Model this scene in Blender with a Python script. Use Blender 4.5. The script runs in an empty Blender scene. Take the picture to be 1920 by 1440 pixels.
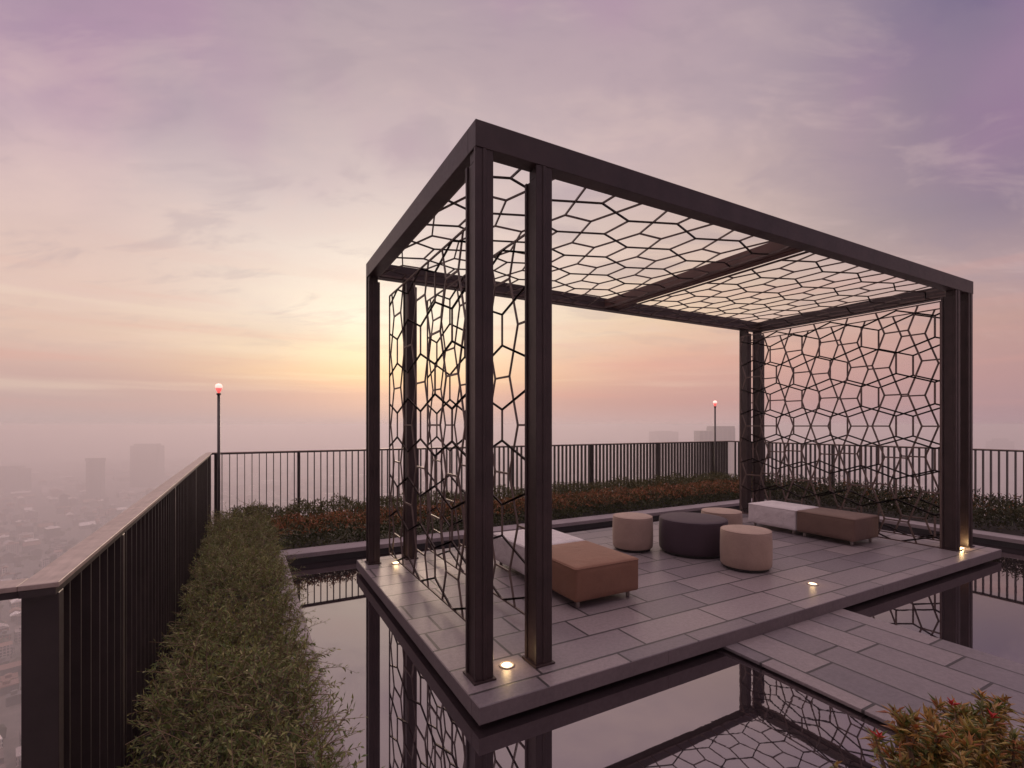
import bpy, bmesh, math, random
import numpy as np
from mathutils import Vector, Matrix
random.seed(7); rng = np.random.default_rng(7)
PI = math.pi
scene = bpy.context.scene
COL = scene.collection
CITY_Z = -230.0

# ------------------------------------------------------------------ helpers
def lin(c):
    return tuple(((v/255)/12.92 if v/255 <= .04045 else ((v/255+.055)/1.055)**2.4) for v in c) + (1.0,)

class MB:
    """collects geometry for one mesh object"""
    def __init__(s): s.v = []; s.f = []
    def box(s, x0, x1, y0, y1, z0, z1):
        n = len(s.v)
        s.v += [(x0,y0,z0),(x1,y0,z0),(x1,y1,z0),(x0,y1,z0),(x0,y0,z1),(x1,y0,z1),(x1,y1,z1),(x0,y1,z1)]
        s.f += [(n,n+3,n+2,n+1),(n+4,n+5,n+6,n+7),(n,n+1,n+5,n+4),(n+1,n+2,n+6,n+5),(n+2,n+3,n+7,n+6),(n+3,n,n+4,n+7)]
        return s
    def prism(s, poly, z0, z1):
        n = len(s.v); k = len(poly)
        s.v += [(x,y,z0) for x,y in poly] + [(x,y,z1) for x,y in poly]
        s.f.append(tuple(range(n+k-1, n-1, -1))); s.f.append(tuple(range(n+k, n+2*k)))
        for i in range(k):
            j = (i+1) % k; s.f.append((n+i, n+j, n+k+j, n+k+i))
        return s
    def bar(s, p, q, w, d, nrm):
        p = Vector(p); q = Vector(q); t = (q-p).normalized(); nrm = Vector(nrm).normalized(); b = t.cross(nrm).normalized()
        n = len(s.v)
        for c in (p, q):
            for sb, sn in ((-1,-1),(1,-1),(1,1),(-1,1)):
                s.v.append(tuple(c + b*sb*w/2 + nrm*sn*d/2))
        s.f += [(n,n+3,n+2,n+1),(n+4,n+5,n+6,n+7),(n,n+1,n+5,n+4),(n+1,n+2,n+6,n+5),(n+2,n+3,n+7,n+6),(n+3,n,n+4,n+7)]
    def lathe(s, prof, cx, cy, seg=40):
        n = len(s.v); k = len(prof)
        for i in range(seg):
            a = 2*PI*i/seg
            for r, z in prof: s.v.append((cx+r*math.cos(a), cy+r*math.sin(a), z))
        for i in range(seg):
            j = (i+1) % seg
            for m in range(k-1):
                s.f.append((n+i*k+m, n+j*k+m, n+j*k+m+1, n+i*k+m+1))
        if prof[0][0] > 1e-6: s.f.append(tuple(n+i*k for i in range(seg-1,-1,-1)))
        if prof[-1][0] > 1e-6: s.f.append(tuple(n+i*k+k-1 for i in range(seg)))
        return s
    def tube(s, path, radii, seg=5, close=False):
        n = len(s.v); m = len(path)
        for i, p in enumerate(path):
            p = Vector(p)
            a = Vector(path[(i-1) % m if close else max(i-1,0)]); b = Vector(path[(i+1) % m if close else min(i+1,m-1)])
            t = (b-a); t = t.normalized() if t.length > 1e-9 else Vector((0,0,1))
            u = t.cross(Vector((0,0,1)));
            if u.length < 1e-3: u = t.cross(Vector((1,0,0)))
            u.normalize(); w = t.cross(u)
            r = radii[i] if hasattr(radii,'__len__') else radii
            for k in range(seg):
                an = 2*PI*k/seg
                s.v.append(tuple(p + u*r*math.cos(an) + w*r*math.sin(an)))
        for i in range(m if close else m-1):
            for k in range(seg):
                a0 = n+i*seg+k; a1 = n+i*seg+(k+1)%seg; j = (i+1) % m
                s.f.append((a0, a1, n+j*seg+(k+1)%seg, n+j*seg+k))
        return s
    def build(s, name, mat, parent=None, bevel=0.0, seg=1, smooth=False):
        me = bpy.data.meshes.new(name)
        me.from_pydata(s.v, [], s.f); me.update()
        bm = bmesh.new(); bm.from_mesh(me)
        if bevel > 0:
            ed = [e for e in bm.edges if len(e.link_faces) == 2 and e.calc_face_angle(0) > .6]
            bmesh.ops.bevel(bm, geom=ed, offset=bevel, segments=seg, affect='EDGES', profile=.5, clamp_overlap=True)
        bmesh.ops.recalc_face_normals(bm, faces=bm.faces)
        bm.to_mesh(me); bm.free()
        if smooth:
            me.polygons.foreach_set('use_smooth', [True]*len(me.polygons))
        return link(name, me, mat, parent)

def link(name, me, mat, parent=None):
    o = bpy.data.objects.new(name, me); COL.objects.link(o)
    if mat: me.materials.append(mat)
    if parent is not None:
        o.parent = parent; o.matrix_parent_inverse = Matrix.Translation(parent.location).inverted()
    return o
def tag(o, label=None, cat=None, group=None, kind=None):
    if label: o['label'] = label
    if cat: o['category'] = cat
    if group: o['group'] = group
    if kind: o['kind'] = kind
    return o
def thing(name, loc, label, cat, group=None):
    o = bpy.data.objects.new(name, None); COL.objects.link(o); o.location = loc; o.empty_display_size = .1
    return tag(o, label, cat, group)

# ------------------------------------------------------------------ materials
class N:
    def __init__(s, name):
        s.m = bpy.data.materials.new(name); s.m.use_nodes = True; s.t = s.m.node_tree
        s.b = s.t.nodes['Principled BSDF']; s.out = s.t.nodes['Material Output']
    def n(s, typ, **kw):
        x = s.t.nodes.new(typ)
        for k, v in kw.items(): setattr(x, k, v)
        return x
    def l(s, a, b): s.t.links.new(a, b)
    def mix(s, f, a, b):
        x = s.n('ShaderNodeMix', data_type='RGBA')
        for i, v in ((0,f),(6,a),(7,b)):
            if hasattr(v, 'links') or isinstance(v, bpy.types.NodeSocket): s.l(v, x.inputs[i])
            else: x.inputs[i].default_value = v
        return x.outputs[2]
    def noise(s, scale, detail=4, vec=None, rough=.55):
        x = s.n('ShaderNodeTexNoise'); x.inputs['Scale'].default_value = scale; x.inputs['Detail'].default_value = detail
        x.inputs['Roughness'].default_value = rough
        if vec is not None: s.l(vec, x.inputs['Vector'])
        return x.outputs['Fac']
    def ramp(s, fac, stops):
        x = s.n('ShaderNodeValToRGB'); e = x.color_ramp.elements
        while len(e) < len(stops): e.new(.5)
        for i, (p, c) in enumerate(stops): e[i].position = p; e[i].color = c
        s.l(fac, x.inputs[0]); return x.outputs[0]
    def pos(s): return s.n('ShaderNodeNewGeometry').outputs['Position']
    def bump(s, h, strength, dist=.01):
        x = s.n('ShaderNodeBump'); x.inputs['Strength'].default_value = strength; x.inputs['Distance'].default_value = dist
        s.l(h, x.inputs['Height']); s.l(x.outputs[0], s.b.inputs['Normal'])
    def set(s, **kw):
        for k, v in kw.items(): s.b.inputs[k.replace('_',' ')].default_value = v

def c4(r, g, b): return (r, g, b, 1)
def painted(name, c, rough=.45, var=.25, scale=6):
    m = N(name); p = m.pos(); f = m.noise(scale, 5, p)
    d = tuple(x*(1-var) for x in c)+(1,); e = tuple(x*(1+var) for x in c)+(1,)
    m.l(m.ramp(f, [(.3,d),(.7,e)]), m.b.inputs['Base Color'])
    f2 = m.noise(40, 4, p)
    r = m.n('ShaderNodeMapRange'); r.inputs[3].default_value = rough-.1; r.inputs[4].default_value = rough+.12
    m.l(f2, r.inputs[0]); m.l(r.outputs[0], m.b.inputs['Roughness'])
    m.bump(m.noise(180, 3, p), .06, .002)
    return m.m
M = {}
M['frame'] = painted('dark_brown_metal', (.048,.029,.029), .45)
M['frame_lit'] = painted('lit_red_brown_metal', (.125,.060,.048), .45)  # frame metal, redder and lighter: light on the beam underside put into the colour
M['lattice'] = painted('lattice_metal', (.13,.088,.074), .45)
M['fence'] = painted('fence_metal', (.040,.029,.029), .45)
M['pole'] = painted('pole_metal', (.045,.033,.032), .4)
M['steel'] = painted('brushed_leg_metal', (.32,.27,.25), .35)
M['rubber'] = painted('black_base', (.02,.018,.018), .6)

def cap_mat():
    m = N('pale_capping'); p = m.pos()
    mp = m.n('ShaderNodeMapping'); mp.inputs['Scale'].default_value = (60,3,60); m.l(p, mp.inputs[0])
    f = m.noise(1.5, 6, mp.outputs[0]); g = m.noise(22, 5, p)
    a = m.ramp(f, [(.3, c4(.34,.265,.23)), (.7, c4(.47,.375,.33))])
    m.l(m.mix(.35, a, m.ramp(g, [(.35, c4(.26,.205,.18)), (.65, c4(.54,.43,.375))])), m.b.inputs['Base Color'])
    m.set(Roughness=.48); m.bump(g, .15, .003); return m.m
M['cap'] = cap_mat()

def paver_mat(name, rot, base, off=(0,0)):
    m = N(name); p = m.pos()
    mp = m.n('ShaderNodeMapping'); mp.inputs['Rotation'].default_value = (0,0,rot); mp.inputs['Location'].default_value = (off[0],off[1],0)
    m.l(p, mp.inputs[0])
    b = m.n('ShaderNodeTexBrick'); m.l(mp.outputs[0], b.inputs['Vector'])
    b.offset = .37; b.offset_frequency = 2; b.squash = 1.35; b.squash_frequency = 3
    for k, v in (('Scale',1),('Mortar Size',.010),('Mortar Smooth',.3),('Bias',0),('Brick Width',.62),('Row Height',.298)):
        b.inputs[k].default_value = v
    b.inputs['Color1'].default_value = c4(base[0]*.52,base[1]*.52,base[2]*.58); b.inputs['Color2'].default_value = c4(base[0]*1.30,base[1]*1.24,base[2]*1.2)
    b.inputs['Mortar'].default_value = c4(*[x*.30 for x in base])
    big = m.noise(1.7, 5, p); fine = m.noise(38, 6, p, .65)
    c = m.mix(.36, b.outputs['Color'], m.mix(big, c4(base[0]*.58,base[1]*.60,base[2]*.66), c4(base[0]*1.3,base[1]*1.25,base[2]*1.22)))
    mu = m.n('ShaderNodeMix', data_type='RGBA', blend_type='MULTIPLY'); mu.inputs[0].default_value = .55
    m.l(c, mu.inputs[6]); m.l(m.ramp(fine, [(.3, c4(.6,.6,.6)), (.68, c4(1.12,1.12,1.12))]), mu.inputs[7])
    mo = m.mix(b.outputs['Fac'], mu.outputs[2], c4(*[x*.2 for x in base]))
    m.l(mo, m.b.inputs['Base Color'])
    rr = m.n('ShaderNodeMapRange'); rr.inputs[3].default_value = .26; rr.inputs[4].default_value = .50; m.l(big, rr.inputs[0]); m.l(rr.outputs[0], m.b.inputs['Roughness'])
    inv = m.n('ShaderNodeMath', operation='MULTIPLY_ADD'); inv.inputs[1].default_value = -1.0; m.l(b.outputs['Fac'], inv.inputs[0]); 
    sc = m.n('ShaderNodeMath', operation='MULTIPLY'); sc.inputs[1].default_value = .25; m.l(fine, sc.inputs[0]); m.l(sc.outputs[0], inv.inputs[2])
    m.bump(inv.outputs[0], .55, .006)
    return m.m
M['paver'] = paver_mat('stone_pavers', 0, (.265,.226,.232), (.1,.18))
M['paver_walk'] = paver_mat('walkway_pavers', PI/2, (.25,.215,.22), (0,.11))
def stone_mat(name, base):
    m = N(name); p = m.pos(); f = m.noise(3, 6, p); g = m.noise(45, 6, p, .65)
    a = m.ramp(f, [(.3, c4(*[x*.8 for x in base])), (.7, c4(*[x*1.2 for x in base]))])
    m.l(m.mix(.35, a, m.ramp(g, [(.3, c4(*[x*.6 for x in base])), (.7, c4(*[x*1.3 for x in base]))])), m.b.inputs['Base Color'])
    m.set(Roughness=.6); m.bump(g, .25, .004); return m.m
M['coping'] = stone_mat('coping_stone', (.30,.25,.26))
M['edge'] = stone_mat('platform_edge_stone', (.17,.135,.14))
M['dark_tile'] = stone_mat('dark_pool_tile', (.03,.027,.03))
M['soil'] = stone_mat('planter_soil', (.035,.025,.02))
M['concrete'] = stone_mat('tower_concrete', (.30,.27,.26))

def water_mat():
    m = N('still_dark_water'); p = m.pos()
    m.set(Roughness=.015, IOR=4.5); m.b.inputs['Base Color'].default_value = c4(.022,.016,.019)
    mp = m.n('ShaderNodeMapping'); mp.inputs['Scale'].default_value = (1,1.6,1); m.l(p, mp.inputs[0])
    big = m.noise(.8, 2, p); r = m.n('ShaderNodeMapRange'); r.inputs[1].default_value=.45; r.inputs[2].default_value=.7; m.l(big, r.inputs[0])
    f = m.noise(7, 3, mp.outputs[0]); mm = m.n('ShaderNodeMath', operation='MULTIPLY'); m.l(f, mm.inputs[0]); m.l(r.outputs[0], mm.inputs[1])
    m.bump(mm.outputs[0], .008, .02)
    m.b.inputs['Specular Tint'].default_value = c4(1,.91,.91)
    return m.m
M['water'] = water_mat()

def fabric(name, base, scale=260, wr=.25):
    m = N(name); p = m.n('ShaderNodeTexCoord').outputs['Object']
    f = m.noise(scale, 3, p); g = m.noise(5, 5, p)
    a = m.ramp(f, [(.3, c4(*[x*.78 for x in base])), (.7, c4(*[x*1.18 for x in base]))])
    m.l(m.mix(.3, a, m.ramp(g, [(.3, c4(*[x*.7 for x in base])), (.7, c4(*[x*1.2 for x in base]))])), m.b.inputs['Base Color'])
    m.set(Roughness=.8); m.b.inputs['Sheen Weight'].default_value = .07; m.b.inputs['Sheen Roughness'].default_value = .4
    w = m.n('ShaderNodeTexNoise'); w.inputs['Scale'].default_value = 4.5; w.inputs['Detail'].default_value = 3; w.inputs['Distortion'].default_value = 1.2; m.l(p, w.inputs['Vector'])
    ad = m.n('ShaderNodeMath', operation='MULTIPLY_ADD'); ad.inputs[1].default_value = .06; m.l(f, ad.inputs[0]); m.l(w.outputs['Fac'], ad.inputs[2])
    m.bump(ad.outputs[0], wr, .03)
    return m.m
M['tan_fabric'] = fabric('tan_brown_upholstery', (.25,.125,.08), 200, .3)
M['brown_fabric'] = fabric('brown_upholstery', (.165,.10,.078), 200, .3)
M['white_fabric'] = fabric('white_upholstery', (.66,.60,.60), 200, .9)
M['cream_fabric'] = fabric('cream_upholstery', (.40,.285,.23), 200, .35)
M['plum_fabric'] = fabric('dark_plum_upholstery', (.058,.034,.048), 200, .12)

def leaf_mat(name, cols, rough=.5, spec=.4, trans=.18):
    m = N(name)
    r = m.n('ShaderNodeNewGeometry').outputs['Random Per Island']
    k = len(cols)
    ra = m.n('ShaderNodeValToRGB'); e = ra.color_ramp.elements
    while len(e) < k: e.new(.5)
    for i, c in enumerate(cols): e[i].position = i/(k-1); e[i].color = c4(*c)
    m.l(r, ra.inputs[0])
    p = m.pos(); f = m.noise(3.2, 3, p)
    mu = m.n('ShaderNodeMix', data_type='RGBA', blend_type='MULTIPLY'); mu.inputs[0].default_value = .7
    m.l(ra.outputs[0], mu.inputs[6]); m.l(m.ramp(f, [(.3, c4(.6,.62,.6)), (.7, c4(1.25,1.2,1.15))]), mu.inputs[7])
    m.l(mu.outputs[2], m.b.inputs['Base Color'])
    m.set(Roughness=rough); m.b.inputs['Specular IOR Level'].default_value = spec
    tr = m.n('ShaderNodeBsdfTranslucent'); m.l(mu.outputs[2], tr.inputs[0])
    ms = m.n('ShaderNodeMixShader'); ms.inputs[0].default_value = trans
    m.l(m.b.outputs[0], ms.inputs[1]); m.l(tr.outputs[0], ms.inputs[2]); m.l(ms.outputs[0], m.out.inputs[0])
    return m.m
M['needle'] = leaf_mat('olive_needles', [(.085,.115,.034),(.18,.215,.062),(.12,.09,.036),(.30,.31,.11),(.11,.16,.048),(.44,.40,.19)], .55, .4, .38)
M['twig'] = painted('brown_twig', (.20,.13,.08), .7)
M['red_leaf'] = leaf_mat('orange_red_leaves', [(.30,.10,.04),(.20,.06,.03),(.42,.19,.08),(.14,.10,.03),(.48,.17,.09),(.10,.09,.03),(.30,.14,.05)], .5)
M['green_leaf'] = leaf_mat('dark_green_leaves', [(.04,.055,.016),(.075,.08,.025),(.05,.065,.02),(.12,.10,.04)], .5)
M['olive_leaf'] = leaf_mat('olive_green_leaves', [(.07,.08,.026),(.12,.115,.04),(.15,.12,.05),(.07,.08,.03)], .5)
M['deep_leaf'] = leaf_mat('deep_green_leaves', [(.03,.038,.014),(.06,.062,.022),(.045,.048,.02),(.10,.07,.03)], .55)
M['croton_leaf'] = leaf_mat('mixed_croton_leaves', [(.40,.17,.045),(.30,.25,.05),(.10,.14,.035),(.46,.24,.07),(.36,.10,.045),(.18,.19,.045),(.07,.10,.03),(.52,.38,.12),(.40,.20,.07),(.13,.16,.05)], .38, .5, .25)
M['scarlet_leaf'] = leaf_mat('scarlet_leaves', [(.6,.03,.03),(.5,.04,.04)], .4)

def emit(name, col, st):
    m = N(name); m.b.inputs['Base Color'].default_value = c4(.8,.8,.8)
    m.b.inputs['Emission Color'].default_value = col; m.b.inputs['Emission Strength'].default_value = st; return m.m
M['lens'] = emit('warm_lamp_lens', c4(1,.74,.44), 3.0)
M['red_top'] = emit('lit_pale_red_glass', c4(1,.46,.38), 1.5)
M['red_low'] = emit('lit_red_glass', c4(1,.08,.06), .95)

def city_mat(name, dark, use_obj):
    m = N(name)
    r = m.n('ShaderNodeObjectInfo').outputs['Random'] if use_obj else m.n('ShaderNodeNewGeometry').outputs['Random Per Island']
    ra = m.n('ShaderNodeValToRGB'); ra.color_ramp.interpolation = 'CONSTANT'; e = ra.color_ramp.elements
    cols = dark; k = len(cols)
    while len(e) < k: e.new(.5)
    for i, c in enumerate(cols): e[i].position = i/k; e[i].color = c4(*c)
    m.l(r, ra.inputs[0])
    p = m.pos(); sp = m.n('ShaderNodeSeparateXYZ'); m.l(p, sp.inputs[0])
    wv = m.n('ShaderNodeTexBrick'); wv.offset = 0
    ad = m.n('ShaderNodeMath', operation='ADD'); m.l(sp.outputs[0], ad.inputs[0]); m.l(sp.outputs[1], ad.inputs[1])
    cb = m.n('ShaderNodeCombineXYZ'); m.l(ad.outputs[0], cb.inputs[0]); m.l(sp.outputs[2], cb.inputs[1]); m.l(cb.outputs[0], wv.inputs['Vector'])
    for a, b in (('Scale',1),('Mortar Size',.55),('Mortar Smooth',.1),('Brick Width',3.2),('Row Height',3.1)): wv.inputs[a].default_value = b
    nz = m.n('ShaderNodeSeparateXYZ'); m.l(m.n('ShaderNodeNewGeometry').outputs['Normal'], nz.inputs[0])
    ab = m.n('ShaderNodeMath', operation='ABSOLUTE'); m.l(nz.outputs[2], ab.inputs[0])
    lt = m.n('ShaderNodeMath', operation='LESS_THAN'); m.l(ab.outputs[0], lt.inputs[0]); lt.inputs[1].default_value = .3
    iv = m.n('ShaderNodeMath', operation='SUBTRACT'); iv.inputs[0].default_value = 1; m.l(wv.outputs['Fac'], iv.inputs[1])
    mk = m.n('ShaderNodeMath', operation='MULTIPLY'); m.l(iv.outputs[0], mk.inputs[0]); m.l(lt.outputs[0], mk.inputs[1])
    m.l(m.mix(mk.outputs[0], ra.outputs[0], c4(.05,.05,.06)), m.b.inputs['Base Color'])
    m.set(Roughness=.7); return m.m
CITYC = [(.10,.085,.08),(.26,.21,.20),(.055,.05,.05),(.42,.36,.34),(.14,.10,.09),(.80,.72,.68),(.08,.07,.07),(.28,.15,.11)]
M['city'] = city_mat('city_walls', CITYC, False)
M['city_one'] = city_mat('city_building_wall', CITYC, True)
M['city_roof'] = N('city_roof').m
_m = N('city_roofs'); _r = _m.n('ShaderNodeObjectInfo').outputs['Random']
_ra = _m.n('ShaderNodeValToRGB'); _ra.color_ramp.interpolation='CONSTANT'; _e=_ra.color_ramp.elements
_cs = [(.12,.10,.10),(.45,.39,.37),(.06,.05,.05),(.20,.09,.06),(.90,.84,.80),(.16,.13,.13),(.26,.13,.09),(.09,.08,.08)]
while len(_e) < len(_cs): _e.new(.5)
for _i,_c in enumerate(_cs): _e[_i].position=_i/len(_cs); _e[_i].color=c4(*_c)
_m.l(_r,_ra.inputs[0]); _m.l(_ra.outputs[0],_m.b.inputs['Base Color']); M['city_roof']=_m.m
M['city_tree'] = leaf_mat('city_tree_crowns', [(.03,.035,.02),(.05,.05,.03)], .8, .2, 0)
M['asphalt'] = stone_mat('city_asphalt', (.07,.065,.065))
M['tower'] = city_mat('tower_wall', [(.16,.135,.14),(.13,.11,.11)], True)
def ground_mat():
    m = N('city_ground'); p = m.pos(); f = m.noise(.012, 6, p); g = m.noise(.09, 6, p, .7)
    a = m.ramp(f, [(.35, c4(.05,.05,.04)), (.6, c4(.14,.115,.105))])
    m.l(m.mix(.5, a, m.ramp(g, [(.35, c4(.04,.04,.035)), (.65, c4(.22,.18,.165))])), m.b.inputs['Base Color']); m.set(Roughness=.9); return m.m
M['ground'] = ground_mat()

# ------------------------------------------------------------------ terrace structure
# x runs along the pergola's long side, y away from the viewer; z = 0 is the top of the paved platform
WZ = -.13
tag(MB().box(-.52, 11.2, -4, 8.5, -9, -.32).build('roof_slab', M['dark_tile']), kind='structure')
tag(MB().box(-.4, 11.0, -3.9, .1, -.30, -.095).build('terrace_floor', M['paver_walk']), kind='structure')
def grid_plane(name, x0, x1, y0, y1, z, mat):
    return MB().box(x0, x1, y0, y1, z-.012, z).build(name, mat)
tag(grid_plane('water', .42, 9.0, .12, 6.5, WZ, M['water']), kind='structure')
pf = thing('paved_platform', (4.55, 3.98, 0), None, None); pf['kind'] = 'structure'
PX0, PX1, PY0, PY1 = 1.09, 8.02, 2.365, 5.62
top = MB().box(PX0+.004, PX1-.004, PY0+.004, PY1-.004, -.05, 0).build('paving', M['paver'], pf, .003)
e = MB()
L = 1.38
for k in range(5):   # edge stones, butted with thin joints
    a = PX0+k*(PX1-PX0)/5; b = PX0+(k+1)*(PX1-PX0)/5
    e.box(a+.0015, b-.0015, PY0, PY0+.10, -.094, -.0035); e.box(a+.0015, b-.0015, PY1-.10, PY1, -.094, -.0035)
for k in range(3):
    y0 = PY0+.1+(PY1-PY0-.2)/3*k; y1 = PY0+.1+(PY1-PY0-.2)/3*(k+1)
    e.box(PX0, PX0+.10, y0+.0015, y1-.0015, -.094, -.0035); e.box(PX1-.10, PX1, y0+.0015, y1-.0015, -.094, -.0035)

e.build('edge_stone', M['edge'], pf)
MB().box(PX0+.22, PX1-.22, PY0+.22, PY1-.22, -.31, -.051).build('plinth', M['dark_tile'], pf)
wk = thing('walkway', (3.8, 1.2, -.095), None, None); wk['kind'] = 'structure'
MB().box(3.04, 4.56, .12, 2.72, -.118, -.095).build('walkway_slab', M['paver_walk'], wk, .003)
MB().box(3.24, 4.36, .12, 2.55, -.31, -.119).build('plinth', M['dark_tile'], wk)

# planters: walls with coping
def planter(name, label, boxes, soil):
    t = thing(name, (boxes[0][0], boxes[0][2], -.3), label, 'planter wall')
    w = MB(); c = MB()
    for (x0,x1,y0,y1) in boxes:
        w.box(x0+.012, x1-.012, y0+.012, y1-.012, -.31, -.056)
        c.box(x0, x1, y0, y1, -.055, 0)
    w.build('wall', M['dark_tile'], t); c.build('coping', M['coping'], t, .004)
    s = MB()
    for (x0,x1,y0,y1) in soil: s.box(x0,x1,y0,y1,-.31,-.03)
    s.build('soil', M['soil'], t)
planter('planter_wall', 'low stone coping of the bed beside the left fence, edging the pool', [(.24,.41,-.5,6.2)], [(-.5,.238,-.5,6.47)])
planter('planter_wall', 'long low stone coping behind the pool under the orange-red hedge', [(.24,9.2,6.203,6.48)], [(-.5,10.9,6.483,8.33)])
planter('planter_wall', 'low stone coping to the right of the pavilion along the dark hedge', [(8.9,9.2,-.5,6.20)], [(9.203,10.9,-.5,6.48)])
planter('planter_wall', 'low stone coping of the foreground bed under the orange-leaved bush', [(1.2,3.02,.92,1.06)], [(1.2,3.02,.13,.917)])

# ------------------------------------------------------------------ pergola
UX0, UX1, VY0, VY1 = 1.17, 7.895, 2.585, 5.50
BZ0, BZ1 = 3.115, 3.272
pg = thing('pergola', (4.53, 4.04, 0), 'large dark brown metal pergola with honeycomb lattice roof and side screens on the paved platform', 'pergola')
def post(x0, x1, y0, y1, back):
    # H-section column: two flange plates joined by a recessed web; the inner flange stops short of the beam
    m = MB(); t = .022
    def flange(a, b, zt): m.box(x0, x1, a, b, .012, zt)
    if back: flange(y0, y0+t, 3.05); flange(y1-t, y1, BZ0)
    else: flange(y0, y0+t, BZ0); flange(y1-t, y1, 3.05)
    m.box(x0+.012, x1-.012, y0+t, y1-t, .012, 3.05)
    if back: m.box(x0+.012, x1-.012, y1-.105, y1-t, 3.0502, BZ0)
    else: m.box(x0+.012, x1-.012, y0+t, y0+.105, 3.0502, BZ0)
    # raised centre rib on the front flange gives the two-tone face
    m.box((x0+x1)/2-.012, (x0+x1)/2+.012, y0-.006, y0, .012, 3.05 if back else BZ0)
    o = m.build('post', M['frame'], pg, .0025)
    MB().box(x0-.012, x1+.012, y0-.016, y1+.012, 0, .011).build('base_plate', M['frame'], o)
    return o
PW, PD = .118, .145
for (xa) in (UX0, 1.583, 7.425, UX1-PW):
    post(xa, xa+PW, VY0+.006, VY0+.006+PD, False)
    post(xa, xa+PW, VY1-PD, VY1, True)
bw = .112
MB().box(UX0, UX1, VY0, VY0+bw, BZ0, BZ1).build('beam', M['frame'], pg, .003)
MB().box(UX0, UX1, VY1-bw, VY1, BZ0, BZ1).build('beam', M['frame'], pg, .003)
MB().box(UX0, UX0+bw, VY0+bw, VY1-bw, BZ0, BZ1).build('beam', M['frame'], pg, .003)
MB().box(UX1-bw, UX1, VY0+bw, VY1-bw, BZ0, BZ1).build('beam', M['frame'], pg, .003)
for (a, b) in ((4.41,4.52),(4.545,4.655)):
    MB().box(a, b, VY0+bw, VY1-bw, 3.15, 3.25).build('centre_beam', M['frame_lit'], pg, .003)
MB().box(4.52, 4.545, VY0+bw, VY1-bw, 3.18, 3.24).build('beam_web', M['frame'], pg)

def cairo(mb, hx, hy, ax, ay, o, r0, r1, s0, s1, par, place, w, d, nrm):
    """bars of a pentagonal lattice clipped to the rectangle r0..r1 x s0..s1"""
    def seg(p, q):
        (x0,y0),(x1,y1) = p, q; t0, t1 = 0., 1.; dx, dy = x1-x0, y1-y0
        for pp, qq in ((-dx,x0-r0),(dx,r1-x0),(-dy,y0-s0),(dy,s1-y0)):
            if abs(pp) < 1e-9:
                if qq < 0: return
            else:
                t = qq/pp
                if pp < 0: t0 = max(t0,t)
                else: t1 = min(t1,t)
        if t1-t0 < 1e-3: return
        A = (x0+dx*t0, y0+dy*t0); B = (x0+dx*t1, y0+dy*t1)
        mb.bar(place(*A), place(*B), w, d, nrm)
    i0 = int(math.floor((r0-o[0])/hx))-2; i1 = int(math.ceil((r1-o[0])/hx))+2
    j0 = int(math.floor((s0-o[1])/hy))-2; j1 = int(math.ceil((s1-o[1])/hy))+2
    for i in range(i0, i1+1):
        for j in range(j0, j1+1):
            x, y = o[0]+i*hx, o[1]+j*hy
            if (i+j+par) % 2 == 0:
                seg((x,y-ay),(x,y+ay))
                for sy in (-1,1): seg((x,y+sy*ay),(x+hx,y+sy*(hy-ay)))
                for sy in (-1,1): seg((x,y+sy*ay),(x-hx,y+sy*(hy-ay)))
            else:
                seg((x-ax,y),(x+ax,y))
                for sy in (-1,1): seg((x+ax,y),(x+hx-ax,y+sy*hy))
    return mb
def screen(u, o, par, r0, r1, bw_=.0155):
    m = MB(); s0, s1 = .055, 2.955
    cairo(m, .395, .395, .128, .128, o, r0, r1, s0, s1, par, lambda x,y: (u,x,y), bw_, .012, (1,0,0))
    for s in (s0, s1): m.bar((u,r0,s),(u,r1,s), .014, .014, (1,0,0))
    for r in (r0, r1): m.bar((u,r,s0),(u,r,s1), .014, .014, (1,0,0))
    return m.build('lattice_screen', M['lattice'], pg)
screen(1.435, (3.62, 1.50), 0, 2.93, 5.52); screen(1.88, (3.62, 1.50), 0, 2.96, 5.52)
screen(7.19, (3.10, 2.276), 0, 2.65, 5.30, .0175); screen(7.63, (3.10, 2.276), 0, 2.735, 5.52, .018)
def roof(x0, x1, o, par):
    m = MB(); y0, y1 = VY0+bw+.004, VY1-bw-.004; z = 3.135
    cairo(m, .385, .448, .125, .15, o, x0, x1, y0, y1, par, lambda x,y: (x,y,z), .0125, .012, (0,0,1))
    for y in (y0, y1): m.bar((x0,y,z),(x1,y,z), .013, .018, (0,0,1))
    for x in (x0, x1): m.bar((x,y0,z),(x,y1,z), .013, .018, (0,0,1))
    return m.build('roof_lattice', M['lattice'], pg)
roof(UX0+bw+.012, 4.40, (2.70,2.705), 1); roof(4.665, UX1-bw-.012, (4.64,3.153), 0)

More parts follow.
